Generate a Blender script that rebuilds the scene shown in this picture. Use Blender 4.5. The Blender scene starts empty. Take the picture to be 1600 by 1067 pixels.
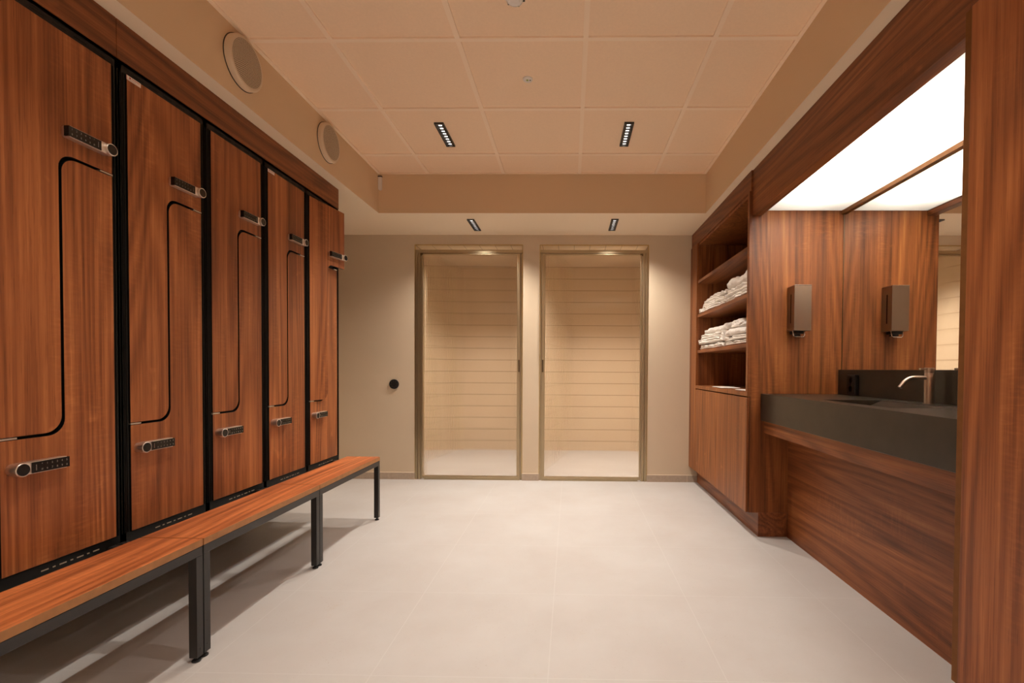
import bpy, bmesh, math, random
from mathutils import Vector, Matrix, noise

S = bpy.context.scene
COL = S.collection
PI = math.pi
random.seed(4)

# ------------------------------------------------------------------ measured layout (metres; x right, y into the room, z up)
CAM_H = 1.0403
Z_CEIL, Z_SOF = 2.578, 2.2714
Y_BACK, Y_SOF = 4.412, 3.795
X_SL, X_SR = -1.5356, 1.0583
X_WL, X_WR, Y_REAR = -2.2, 1.76, -2.3
X_LOCK = -1.611
LOCK_Y0, LOCK_P, DOOR_W = 1.3142, 0.4022, 0.3425
Z_DB, Z_DT = 0.4334, 2.0944
X_CAB = 1.10          # face of the shelf cabinet
Y_END = 2.977         # end panel between cabinet and vanity
X_MIR = 1.677
Y_NEAR = 1.378        # near end of the vanity niche


# ------------------------------------------------------------------ materials
def new_mat(name):
    m = bpy.data.materials.new(name)
    m.use_nodes = True
    nt = m.node_tree
    return m, nt, nt.nodes['Principled BSDF']


def N(nt, kind, **kw):
    n = nt.nodes.new(kind)
    for k, v in kw.items():
        setattr(n, k, v)
    return n


def math_n(nt, op, a, b=None, c=None):
    n = N(nt, 'ShaderNodeMath', operation=op)
    for i, v in enumerate((a, b, c)):
        if v is None:
            continue
        if isinstance(v, (int, float)):
            n.inputs[i].default_value = v
        else:
            nt.links.new(v, n.inputs[i])
    return n.outputs[0]


def ramp(nt, fac, stops):
    r = N(nt, 'ShaderNodeValToRGB')
    els = r.color_ramp.elements
    while len(els) < len(stops):
        els.new(0.5)
    for e, (p, c) in zip(els, stops):
        e.position = p
        e.color = (c[0], c[1], c[2], 1) if not isinstance(c, (int, float)) else (c, c, c, 1)
    nt.links.new(fac, r.inputs[0])
    return r.outputs[0]


def simple(name, col, rough=0.5, metal=0.0, spec=0.5, bump=0.0, bscale=200, vary=0.0, vscale=6, aniso=None):
    m, nt, b = new_mat(name)
    b.inputs['Base Color'].default_value = (*col, 1)
    b.inputs['Roughness'].default_value = rough
    b.inputs['Metallic'].default_value = metal
    b.inputs['Specular IOR Level'].default_value = spec
    g = N(nt, 'ShaderNodeNewGeometry')
    if vary:
        n = N(nt, 'ShaderNodeTexNoise')
        n.inputs['Scale'].default_value = vscale
        n.inputs['Detail'].default_value = 4
        nt.links.new(g.outputs['Position'], n.inputs['Vector'])
        c = ramp(nt, n.outputs['Fac'], [(0.3, [x * (1 - vary) for x in col]), (0.7, [min(1, x * (1 + vary)) for x in col])])
        nt.links.new(c, b.inputs['Base Color'])
    if bump:
        n = N(nt, 'ShaderNodeTexNoise')
        n.inputs['Scale'].default_value = bscale
        n.inputs['Detail'].default_value = 3
        if aniso:
            mp = N(nt, 'ShaderNodeMapping')
            mp.inputs['Scale'].default_value = aniso
            nt.links.new(g.outputs['Position'], mp.inputs['Vector'])
            nt.links.new(mp.outputs[0], n.inputs['Vector'])
        else:
            nt.links.new(g.outputs['Position'], n.inputs['Vector'])
        bp = N(nt, 'ShaderNodeBump')
        bp.inputs['Strength'].default_value = bump
        bp.inputs['Distance'].default_value = 0.002
        nt.links.new(n.outputs['Fac'], bp.inputs['Height'])
        nt.links.new(bp.outputs[0], b.inputs['Normal'])
    return m


def wood(name, axis, off=(0, 0, 0), gain=1.0, warm=1.06):
    """walnut laminate, grain along the given world axis"""
    m, nt, b = new_mat(name)
    g = N(nt, 'ShaderNodeNewGeometry')

    def mapped(along, perp=1.0, o=(0, 0, 0)):
        mp = N(nt, 'ShaderNodeMapping')
        s = [perp, perp, perp]
        s['XYZ'.index(axis)] = along
        mp.inputs['Scale'].default_value = s
        mp.inputs['Location'].default_value = [p + q for p, q in zip(off, o)]
        nt.links.new(g.outputs['Position'], mp.inputs['Vector'])
        return mp.outputs[0]

    def noi(vec, scale, detail=2.0, rough=0.5, dist=0.0):
        n = N(nt, 'ShaderNodeTexNoise')
        n.inputs['Scale'].default_value = scale
        n.inputs['Detail'].default_value = detail
        n.inputs['Roughness'].default_value = rough
        n.inputs['Distortion'].default_value = dist
        nt.links.new(vec, n.inputs['Vector'])
        return n.outputs['Fac']

    field = noi(mapped(0.07), 4.0, 1.2, 0.4, 0.0)
    fibre = noi(mapped(0.02, 1, (3, 1, 2)), 210, 3, 0.6)
    field2 = math_n(nt, 'ADD', field, math_n(nt, 'MULTIPLY', fibre, 0.016))
    ring = math_n(nt, 'MULTIPLY_ADD', math_n(nt, 'SINE', math_n(nt, 'MULTIPLY', field2, 105.0)), 0.5, 0.5)
    ring = math_n(nt, 'POWER', ring, 0.8)
    band = noi(mapped(0.05, 1, (7, 3, 5)), 8.5, 4, 0.6, 0.0)
    streak = noi(mapped(0.010, 1, (1, 9, 4)), 85, 4, 0.65)
    # cross figure: short bright ripples lying across the grain
    fig = noi(mapped(2.6, 0.55, (5, 5, 1)), 38, 2, 0.5, 0.3)
    figm = noi(mapped(0.25, 1, (2, 8, 6)), 6.5, 2, 0.5)
    figv = math_n(nt, 'MULTIPLY', ramp(nt, fig, [(0.45, 0.0), (0.75, 1.0)]), ramp(nt, figm, [(0.52, 0.0), (0.72, 1.0)]))
    # rare bright knotty flares
    fl = noi(mapped(0.9, 1, (4, 2, 9)), 9, 2, 0.5, 0.6)
    flv = ramp(nt, fl, [(0.70, 0.0), (0.80, 1.0)])
    v = math_n(nt, 'MULTIPLY', ring, 0.22)
    v = math_n(nt, 'MULTIPLY_ADD', band, 0.80, v)
    v = math_n(nt, 'MULTIPLY_ADD', streak, 0.74, v)
    v = math_n(nt, 'MULTIPLY_ADD', fibre, 0.34, v)
    v = math_n(nt, 'MULTIPLY_ADD', figv, 0.16, v)
    v = math_n(nt, 'MULTIPLY_ADD', flv, 0.22, v)
    v = math_n(nt, 'MULTIPLY_ADD', math_n(nt, 'SUBTRACT', v, 1.06), 1.08, 0.46)
    k = gain
    pore = ramp(nt, noi(mapped(0.035, 1, (6, 2, 3)), 330, 2, 0.5), [(0.30, 1.0), (0.40, 0.0)])
    v = math_n(nt, 'MULTIPLY_ADD', pore, -0.16, v)
    c = ramp(nt, v, [(0.06, (0.110 * k, 0.028 * k * warm, 0.0090 * k)), (0.36, (0.240 * k, 0.067 * k * warm, 0.0205 * k)),
                     (0.60, (0.360 * k, 0.109 * k * warm, 0.0345 * k)), (0.90, (0.560 * k, 0.200 * k * warm, 0.068 * k))])
    nt.links.new(c, b.inputs['Base Color'])
    b.inputs['Roughness'].default_value = 0.42
    b.inputs['Specular IOR Level'].default_value = 0.35
    bp = N(nt, 'ShaderNodeBump')
    bp.inputs['Strength'].default_value = 0.06
    bp.inputs['Distance'].default_value = 0.001
    nt.links.new(fibre, bp.inputs['Height'])
    nt.links.new(bp.outputs[0], b.inputs['Normal'])
    return m


def grid_line(nt, coord, pitch, off, width):
    t = math_n(nt, 'DIVIDE', math_n(nt, 'SUBTRACT', coord, off), pitch)
    d = math_n(nt, 'ABSOLUTE', math_n(nt, 'SUBTRACT', math_n(nt, 'FRACT', math_n(nt, 'ADD', t, 0.5)), 0.5))
    return math_n(nt, 'LESS_THAN', d, width / pitch / 2)


def floor_mat():
    m, nt, b = new_mat('limestone_tile')
    g = N(nt, 'ShaderNodeNewGeometry')
    sep = N(nt, 'ShaderNodeSeparateXYZ')
    nt.links.new(g.outputs['Position'], sep.inputs[0])
    gx = grid_line(nt, sep.outputs[0], 0.6, -0.068, 0.0035)
    gy = grid_line(nt, sep.outputs[1], 0.6, 1.58, 0.0035)
    line = math_n(nt, 'MAXIMUM', gx, gy)

    def noi(scale, detail=3, rough=0.5):
        n = N(nt, 'ShaderNodeTexNoise')
        n.inputs['Scale'].default_value = scale
        n.inputs['Detail'].default_value = detail
        n.inputs['Roughness'].default_value = rough
        nt.links.new(g.outputs['Position'], n.inputs['Vector'])
        return n.outputs['Fac']
    cloud = ramp(nt, noi(2.2, 5, 0.6), [(0.3, (0.495, 0.455, 0.430)), (0.72, (0.550, 0.525, 0.508))])
    sp = ramp(nt, noi(120, 2), [(0.66, 0.0), (0.74, 1.0)])
    spm = ramp(nt, noi(5, 2), [(0.42, 0.0), (0.65, 0.55)])
    spk = math_n(nt, 'MULTIPLY', sp, spm)
    st = ramp(nt, noi(4.2, 6, 0.7), [(0.63, 0.0), (0.76, 0.3)])
    mx = N(nt, 'ShaderNodeMixRGB')
    nt.links.new(cloud, mx.inputs[1]); mx.inputs[2].default_value = (0.36, 0.28, 0.21, 1)
    nt.links.new(spk, mx.inputs[0])
    mx2 = N(nt, 'ShaderNodeMixRGB')
    nt.links.new(mx.outputs[0], mx2.inputs[1]); mx2.inputs[2].default_value = (0.47, 0.38, 0.28, 1)
    nt.links.new(st, mx2.inputs[0])
    mx3 = N(nt, 'ShaderNodeMixRGB')
    nt.links.new(mx2.outputs[0], mx3.inputs[1]); mx3.inputs[2].default_value = (0.64, 0.62, 0.60, 1)
    nt.links.new(math_n(nt, 'MULTIPLY', line, 0.36), mx3.inputs[0])
    nt.links.new(mx3.outputs[0], b.inputs['Base Color'])
    b.inputs['Roughness'].default_value = 0.48
    b.inputs['Specular IOR Level'].default_value = 0.35
    return m


def tile_mat():
    """long wall tiles with thin joints, used in the shower stalls and the door reveals"""
    m, nt, b = new_mat('stall_tile')
    g = N(nt, 'ShaderNodeNewGeometry')
    sep = N(nt, 'ShaderNodeSeparateXYZ')
    nt.links.new(g.outputs['Position'], sep.inputs[0])
    nsep = N(nt, 'ShaderNodeSeparateXYZ')
    nt.links.new(g.outputs['Normal'], nsep.inputs[0])
    horiz = math_n(nt, 'GREATER_THAN', math_n(nt, 'ABSOLUTE', nsep.outputs[2]), 0.7)
    gz = math_n(nt, 'MULTIPLY', grid_line(nt, sep.outputs[2], 0.147, 0.12, 0.0075), math_n(nt, 'SUBTRACT', 1.0, horiz))
    gx = math_n(nt, 'MULTIPLY', grid_line(nt, sep.outputs[0], 0.147, 0.03, 0.006), horiz)
    line = math_n(nt, 'MAXIMUM', gz, gx)
    n = N(nt, 'ShaderNodeTexNoise')
    n.inputs['Scale'].default_value = 3
    nt.links.new(g.outputs['Position'], n.inputs['Vector'])
    base = ramp(nt, n.outputs['Fac'], [(0.3, (0.62, 0.49, 0.345)), (0.7, (0.67, 0.535, 0.385))])
    mx = N(nt, 'ShaderNodeMixRGB')
    nt.links.new(base, mx.inputs[1]); mx.inputs[2].default_value = (0.36, 0.26, 0.16, 1)
    nt.links.new(line, mx.inputs[0])
    nt.links.new(mx.outputs[0], b.inputs['Base Color'])
    b.inputs['Roughness'].default_value = 0.4
    return m


def ribbed_glass_mat():
    m, nt, b = new_mat('ribbed_glass')
    nt.nodes.remove(b)
    out = nt.nodes['Material Output']
    g = N(nt, 'ShaderNodeBsdfGlass'); g.inputs['Color'].default_value = (0.985, 0.965, 0.94, 1)
    g.inputs['Roughness'].default_value = 0.0
    g.inputs['IOR'].default_value = 1.48
    nt.links.new(g.outputs[0], out.inputs[0])
    return m


def emit(name, col, strength):
    m, nt, b = new_mat(name)
    b.inputs['Base Color'].default_value = (*col, 1)
    b.inputs['Emission Color'].default_value = (*col, 1)
    b.inputs['Emission Strength'].default_value = strength
    return m


def diffuser_mat():
    m, nt, b = new_mat('opal_diffuser')
    nt.nodes.remove(b)
    out = nt.nodes['Material Output']
    t = N(nt, 'ShaderNodeBsdfTranslucent'); t.inputs[0].default_value = (0.80, 0.79, 0.77, 1)
    d = N(nt, 'ShaderNodeBsdfDiffuse'); d.inputs[0].default_value = (0.85, 0.83, 0.8, 1)
    mix = N(nt, 'ShaderNodeMixShader'); mix.inputs[0].default_value = 0.3
    nt.links.new(t.outputs[0], mix.inputs[1]); nt.links.new(d.outputs[0], mix.inputs[2])
    nt.links.new(mix.outputs[0], out.inputs[0])
    return m


M = {}
M['wood_v'] = wood('walnut_vertical', 'Z')
M['wood_v2'] = wood('walnut_cabinet', 'Z', (3.1, 0.7, 0.2), 0.86, 1.12)
M['wood_y'] = wood('walnut_lengthwise', 'Y', (0.4, 0, 1.3), 0.70)  # lowered gain puts the shade on the fascia boards into the walnut
M['wood_seat'] = wood('walnut_seat', 'Y', (2.4, 1, 0.3), 1.75, 1.0)
M['wood_x'] = wood('walnut_crosswise', 'X', (0.4, 5, 1.3))
M['edge'] = simple('walnut_edge_band', (0.36, 0.155, 0.048), 0.5, vary=0.12, vscale=30)
M['edge_dark'] = simple('brown_edge_band', (0.17, 0.066, 0.016), 0.6, spec=0.2, vary=0.12, vscale=30)
M['black'] = simple('black_powder_coat', (0.005, 0.0045, 0.004), 0.45, spec=0.25, bump=0.05, bscale=500)
M['steel_black'] = simple('black_steel_tube', (0.016, 0.014, 0.013), 0.38, bump=0.05, bscale=500)
M['rubber'] = simple('black_rubber', (0.008, 0.008, 0.008), 0.7)
M['dark_slot'] = simple('vent_slot_dark', (0.002, 0.002, 0.002), 0.9)
M['slot_light'] = simple('vent_slot_lit', (0.32, 0.25, 0.18), 0.5)  # pale dashes: light caught in the lower slots, painted as colour
M['paint'] = simple('beige_wall_paint', (0.64, 0.515, 0.375), 0.65, spec=0.3, bump=0.05, bscale=260, vary=0.02, vscale=3)
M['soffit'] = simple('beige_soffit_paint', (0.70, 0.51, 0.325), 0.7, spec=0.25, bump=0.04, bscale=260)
M['soffit_under'] = simple('soffit_paint_bounce_lit', (0.88, 0.72, 0.53), 0.7, spec=0.25)  # soffit undersides: light bounced off the floor is put into this paler colour
M['ctile'] = simple('ceiling_tile_fleece', (0.92, 0.69, 0.485), 0.85, spec=0.1, bump=0.15, bscale=330, vary=0.02, vscale=90)
M['cbar'] = simple('ceiling_grid_bar', (0.95, 0.75, 0.56), 0.6, spec=0.2)
M['base'] = simple('baseboard_tile', (0.44, 0.345, 0.265), 0.5, vary=0.08, vscale=40)
M['grout'] = simple('pale_grout', (0.70, 0.58, 0.45), 0.7)
M['floor'] = floor_mat()
M['tile'] = tile_mat()
M['stall_ceiling'] = simple('stall_ceiling_paint', (0.62, 0.50, 0.37), 0.7)
M['bronze'] = simple('champagne_bronze', (0.48, 0.385, 0.25), 0.36, 1.0, bump=0.03, bscale=400)
M['bronze_dark'] = simple('bronze_latch', (0.17, 0.12, 0.07), 0.4, 1.0)
M['brass'] = simple('brass_edge_strip', (0.55, 0.38, 0.13), 0.35, 1.0)
M['glass'] = ribbed_glass_mat()
M['stone'] = simple('dark_quartz_stone', (0.030, 0.0225, 0.0155), 0.28, spec=0.4, vary=0.18, vscale=14)
M['steel'] = simple('brushed_steel', (0.58, 0.50, 0.42), 0.32, 1.0, bump=0.05, bscale=300)
M['disp'] = simple('brushed_bronze_steel', (0.31, 0.235, 0.175), 0.40, 1.0, bump=0.05, bscale=600, aniso=(0.1, 0.1, 1))
M['chrome'] = simple('bright_steel', (0.70, 0.64, 0.58), 0.18, 1.0)
M['silver'] = simple('satin_silver_lock', (0.80, 0.73, 0.66), 0.38, 1.0)
M['keypad'] = simple('black_keypad_gloss', (0.006, 0.006, 0.006), 0.22)
M['digit'] = simple('grey_keypad_print', (0.24, 0.21, 0.18), 0.6)
M['white'] = simple('white_plastic', (0.78, 0.72, 0.66), 0.45)
M['cream'] = simple('cream_speaker_plastic', (0.68, 0.53, 0.37), 0.5)
M['hole'] = simple('speaker_hole_dark', (0.05, 0.033, 0.02), 0.9)
M['spk_rim'] = simple('speaker_gasket', (0.06, 0.04, 0.025), 0.8)
M['sticker'] = simple('sticker_paper', (0.74, 0.62, 0.55), 0.6)
M['red'] = simple('sticker_red', (0.38, 0.02, 0.015), 0.6)
M['ink'] = simple('sticker_ink', (0.20, 0.14, 0.12), 0.6)
M['towel'] = simple('white_terry_cloth', (0.80, 0.74, 0.68), 0.9, spec=0.1, bump=0.5, bscale=420)
M['mirror'] = simple('mirror_silver', (0.90, 0.89, 0.87), 0.0, 1.0)
M['diffuser'] = diffuser_mat()
M['box_white'] = simple('light_box_white', (0.34, 0.335, 0.325), 0.6)
M['led'] = emit('led_chip', (1.0, 0.93, 0.86), 6.0)
M['green'] = simple('sensor_green', (0.35, 0.42, 0.10), 0.5)
M['socket'] = simple('black_socket_plastic', (0.008, 0.008, 0.008), 0.35)


# ------------------------------------------------------------------ mesh builder
class MB:
    def __init__(self):
        self.v, self.f, self.m = [], [], []

    def add(self, vs, fs, mi=0):
        o = len(self.v)
        self.v += [Vector(p) for p in vs]
        for f in fs:
            self.f.append([o + i for i in f]); self.m.append(mi)
        return self

    def box(self, x0, x1, y0, y1, z0, z1, mi=0):
        if x0 > x1: x0, x1 = x1, x0
        if y0 > y1: y0, y1 = y1, y0
        if z0 > z1: z0, z1 = z1, z0
        vs = [(x0, y0, z0), (x1, y0, z0), (x1, y1, z0), (x0, y1, z0), (x0, y0, z1), (x1, y0, z1), (x1, y1, z1), (x0, y1, z1)]
        return self.add(vs, [(3, 2, 1, 0), (4, 5, 6, 7), (0, 1, 5, 4), (1, 2, 6, 5), (2, 3, 7, 6), (3, 0, 4, 7)], mi)

    def prism(self, poly, ax, a, b, mi=0):
        """extrude a 2-D outline along axis ax (0: outline in y,z; 1: x,z; 2: x,y) from a to b"""
        def P(u, w, t):
            return [(t, u, w), (u, t, w), (u, w, t)][ax]
        n = len(poly)
        vs = [P(u, w, a) for u, w in poly] + [P(u, w, b) for u, w in poly]
        fs = [tuple(range(n))[::-1], tuple(range(n, 2 * n))] + [(i, (i + 1) % n, n + (i + 1) % n, n + i) for i in range(n)]
        return self.add(vs, fs, mi)

    def revolve(self, prof, c, ax, seg=32, mi=0, mis=None):
        """turn a profile of (radius, height) about an axis through c; ax is a direction vector"""
        d = Vector(ax).normalized()
        u = d.orthogonal().normalized(); w = d.cross(u)
        c = Vector(c)
        vs, fs = [], []
        for r, h in prof:
            for i in range(seg):
                t = 2 * PI * i / seg
                vs.append(c + d * h + (u * math.cos(t) + w * math.sin(t)) * r)
        for k in range(len(prof) - 1):
            for i in range(seg):
                j = (i + 1) % seg
                fs.append((k * seg + i, k * seg + j, (k + 1) * seg + j, (k + 1) * seg + i))
        o = len(self.v)
        self.v += [Vector(p) for p in vs]
        for n_, f in enumerate(fs):
            self.f.append([o + i for i in f]); self.m.append(mis[n_ // seg] if mis else mi)
        self.f.append([o + i for i in range(seg)][::-1]); self.m.append(mis[0] if mis else mi)
        self.f.append([o + (len(prof) - 1) * seg + i for i in range(seg)]); self.m.append(mis[-1] if mis else mi)
        return self

    def tube(self, pts, r, seg=14, mi=0):
        pts = [Vector(p) for p in pts]
        rs = r if isinstance(r, (list, tuple)) else [r] * len(pts)
        vs, fs = [], []
        ref = None
        for i, p in enumerate(pts):
            t = (pts[min(i + 1, len(pts) - 1)] - pts[max(i - 1, 0)]).normalized()
            if ref is None:
                ref = t.orthogonal().normalized()
            ref = (ref - t * ref.dot(t)).normalized()
            w = t.cross(ref)
            for k in range(seg):
                a = 2 * PI * k / seg
                vs.append(p + (ref * math.cos(a) + w * math.sin(a)) * rs[i])
        for i in range(len(pts) - 1):
            for k in range(seg):
                j = (k + 1) % seg
                fs.append((i * seg + k, i * seg + j, (i + 1) * seg + j, (i + 1) * seg + k))
        fs.append(tuple(range(seg))[::-1]); fs.append(tuple((len(pts) - 1) * seg + k for k in range(seg)))
        return self.add(vs, fs, mi)

    def build(self, name, mats, parent=None, bevel=0.0, smooth=False, seg=2, at=None):
        base = Vector(at) if at is not None else (parent_base(parent) if parent else Vector((0, 0, 0)))
        me = bpy.data.meshes.new(name)
        me.from_pydata([p - base for p in self.v], [], self.f)
        for k in (mats if isinstance(mats, (list, tuple)) else [mats]):
            me.materials.append(M[k])
        for p, mi in zip(me.polygons, self.m):
            p.material_index = mi
        bm = bmesh.new(); bm.from_mesh(me)
        bmesh.ops.recalc_face_normals(bm, faces=bm.faces)
        bm.to_mesh(me); bm.free()
        if smooth:
            for p in me.polygons:
                p.use_smooth = True
        o = bpy.data.objects.new(name, me)
        COL.objects.link(o)
        if parent:
            o.parent = parent
        elif at is not None:
            o.location = base
        if bevel:
            b = o.modifiers.new('Bevel', 'BEVEL')
            b.width = bevel; b.segments = seg; b.limit_method = 'ANGLE'; b.angle_limit = math.radians(40)
            b.harden_normals = False
        if smooth:
            mk = me.attributes.get('sharp_edge') or me.attributes.new('sharp_edge', 'BOOLEAN', 'EDGE')
            bm = bmesh.new(); bm.from_mesh(me)
            sh = [False] * len(bm.edges)
            for e in bm.edges:
                if len(e.link_faces) == 2 and e.calc_face_angle(0) > math.radians(42):
                    sh[e.index] = True
            bm.free()
            mk.data.foreach_set('value', sh)
        return o


def parent_base(p):
    v = Vector((0, 0, 0))
    while p:
        v += p.location; p = p.parent
    return v


def thing(name, label, cat, loc, group=None):
    o = bpy.data.objects.new(name, None)
    COL.objects.link(o)
    o.location = loc
    o.empty_display_size = 0.05
    return tag(o, label, cat, group)


def tag(o, label, cat=None, group=None, kind=None):
    o['label'] = label
    if cat: o['category'] = cat
    if group: o['group'] = group
    if kind: o['kind'] = kind
    return o


def struct(o, label=None, cat=None):
    o['kind'] = 'structure'
    if label: o['label'] = label
    if cat: o['category'] = cat
    return o


def copy_tree(o, parent=None):
    c = o.copy()
    COL.objects.link(c)
    if parent: c.parent = parent
    for ch in list(o.children):
        copy_tree(ch, c)
    return c


def text_mesh(mb, s, size, origin, ux, uz, mi):
    """write characters (built-in font) into a mesh builder, lying in the plane ux / uz"""
    cu = bpy.data.curves.new('characters', 'FONT')
    cu.body = s; cu.size = size; cu.align_x = 'CENTER'; cu.align_y = 'CENTER'
    cu.resolution_u = 2
    o = bpy.data.objects.new('characters', cu)
    COL.objects.link(o)
    bpy.context.view_layer.update()
    dg = bpy.context.evaluated_depsgraph_get()
    me = bpy.data.meshes.new_from_object(o.evaluated_get(dg))
    ux, uz, origin = Vector(ux), Vector(uz), Vector(origin)
    mb.add([origin + ux * v.co.x + uz * v.co.y for v in me.vertices], [tuple(p.vertices) for p in me.polygons], mi)
    bpy.data.objects.remove(o); bpy.data.curves.remove(cu); bpy.data.meshes.remove(me)


def arc(cx, cy, r, a0, a1, n=8):
    return [(cx + r * math.cos(math.radians(a0 + (a1 - a0) * i / n)), cy + r * math.sin(math.radians(a0 + (a1 - a0) * i / n))) for i in range(n + 1)]


# ------------------------------------------------------------------ room shell
struct(MB().box(X_WL - 0.1, X_WR + 0.1, Y_REAR - 0.1, 6.2, -0.1, 0).build('floor', 'floor'),
       'pale limestone tile floor with thin joints running through to the shower stalls', 'floor')

# ceiling of lay-in tiles between flat bars
c = MB()
gx = [X_SL] + [-1.1376 + 0.6 * i for i in range(4)] + [X_SR]
gy = [Y_SOF] + [3.456 - 0.6 * i for i in range(10)] + [Y_REAR]
c.box(X_SL, X_SR, Y_REAR, Y_SOF, Z_CEIL + 0.007, Z_CEIL + 0.08, 0)
hw = 0.012
for x in gx[1:-1]:
    c.box(x - hw, x + hw, Y_REAR, Y_SOF, Z_CEIL, Z_CEIL + 0.008, 1)
for y in gy[1:-1]:
    for a, b_ in zip(gx[:-1], gx[1:]):
        c.box(a + (hw if a > X_SL else 0.02), b_ - (hw if b_ < X_SR else 0.02), y - hw, y + hw, Z_CEIL, Z_CEIL + 0.008, 1)
c.box(X_SL, X_SL + 0.02, Y_REAR, Y_SOF, Z_CEIL, Z_CEIL + 0.008, 1)
c.box(X_SR - 0.02, X_SR, Y_REAR, Y_SOF, Z_CEIL, Z_CEIL + 0.008, 1)
c.box(X_SL + 0.02, X_SR - 0.02, Y_SOF - 0.012, Y_SOF, Z_CEIL, Z_CEIL + 0.008, 1)
struct(c.build('ceiling', ['ctile', 'cbar']), 'beige suspended ceiling of square tiles in a flat grid', 'ceiling')


def soffit(name, x0, x1, y0, y1, label):
    s = MB()
    s.box(x0, x1, y0, y1, Z_SOF, Z_CEIL + 0.08, 0)
    o = s.build(name, ['soffit', 'soffit_under'])
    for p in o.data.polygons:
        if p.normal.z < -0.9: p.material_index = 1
    return struct(o, label, 'soffit')


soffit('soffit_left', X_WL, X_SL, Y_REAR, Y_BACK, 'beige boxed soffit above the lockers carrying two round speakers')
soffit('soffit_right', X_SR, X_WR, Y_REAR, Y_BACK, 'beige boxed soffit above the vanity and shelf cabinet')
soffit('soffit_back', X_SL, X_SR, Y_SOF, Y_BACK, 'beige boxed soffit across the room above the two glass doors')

struct(MB().box(X_WL - 0.1, X_WL, Y_REAR, Y_BACK + 0.2, 0, Z_CEIL).build('wall_left', 'paint'), 'beige painted wall behind the lockers', 'wall')
struct(MB().box(X_WR, X_WR + 0.1, Y_REAR, Y_BACK + 0.2, 0, Z_CEIL).build('wall_right', 'paint'), 'beige painted wall behind the vanity', 'wall')
struct(MB().box(X_WL, X_WR, Y_REAR - 0.1, Y_REAR, 0, Z_CEIL).build('wall_front', 'white'), 'unseen wall behind the viewer, made white to bounce light forward', 'wall')  # out of view, whitened to reflect light into the room

DA, DB, DC, DD, Z_LINT = -1.4445, -0.4459, -0.2844, 0.7126, 2.18
w = MB()
Y1, Y2 = Y_BACK + 0.016, Y_BACK + 0.21
for a, b_ in ((X_WL, DA), (DB, DC), (DD, X_WR)):
    w.box(a, b_, Y_BACK, Y1, 0, Z_SOF, 0)
    w.box(a, b_, Y1, Y2, 0, 2.5, 1)
w.box(DA, DB, Y_BACK, Y1, Z_LINT, Z_SOF, 0); w.box(DC, DD, Y_BACK, Y1, Z_LINT, Z_SOF, 0)
w.box(DA, DB, Y1, Y2, Z_LINT, 2.5, 1); w.box(DC, DD, Y1, Y2, Z_LINT, 2.5, 1)
for a, b_ in ((DA, DB), (DC, DD)):      # thin brass strips round the openings
    w.box(a - 0.003, a + 0.0015, Y_BACK - 0.002, Y_BACK + 0.012, 0.064, Z_LINT + 0.003, 2)
    w.box(b_ - 0.0015, b_ + 0.003, Y_BACK - 0.002, Y_BACK + 0.012, 0.064, Z_LINT + 0.003, 2)
    w.box(a, b_, Y_BACK - 0.002, Y_BACK + 0.012, Z_LINT - 0.0015, Z_LINT + 0.003, 2)
struct(w.build('wall_back', ['paint', 'tile', 'brass']), 'beige painted end wall with two tiled shower openings', 'wall')

# shower stalls seen through the glass
ST = [(-1.75, -0.40), (-0.335, 1.15)]
s = MB()
s.box(-1.9, 1.3, 6.05, 6.15, 0, 2.45)
s.box(-1.85, -1.75, Y2, 6.05, 0, 2.45)
s.box(ST[0][1], ST[1][0], Y2, 6.05, 0, 2.45)
s.box(1.15, 1.25, Y2, 6.05, 0, 2.45)
struct(s.build('wall_shower', 'tile'), 'beige tiled shower walls with horizontal joints behind the ribbed glass', 'wall')
struct(MB().box(-1.85, 1.25, Y2, 6.15, 2.329, 2.44).build('ceiling_shower', 'stall_ceiling'), 'plain ceiling of the shower stalls', 'ceiling')

# tiled skirting on the end wall
b = MB()
for a, b_ in ((X_WL, DA - 0.004), (DB + 0.004, DC - 0.004), (DD + 0.004, 1.176)):
    b.box(a, b_, Y_BACK - 0.011, Y_BACK, 0.0, 0.061, 0)
    b.box(a, b_, Y_BACK - 0.010, Y_BACK, 0.061, 0.066, 1)
b.box(1.083, 1.086, Y_BACK - 0.0115, Y_BACK - 0.009, 0.0, 0.061, 1)
struct(b.build('baseboard_back', ['base', 'grout']), 'low grey-beige tile skirting along the end wall', 'baseboard')


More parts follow.
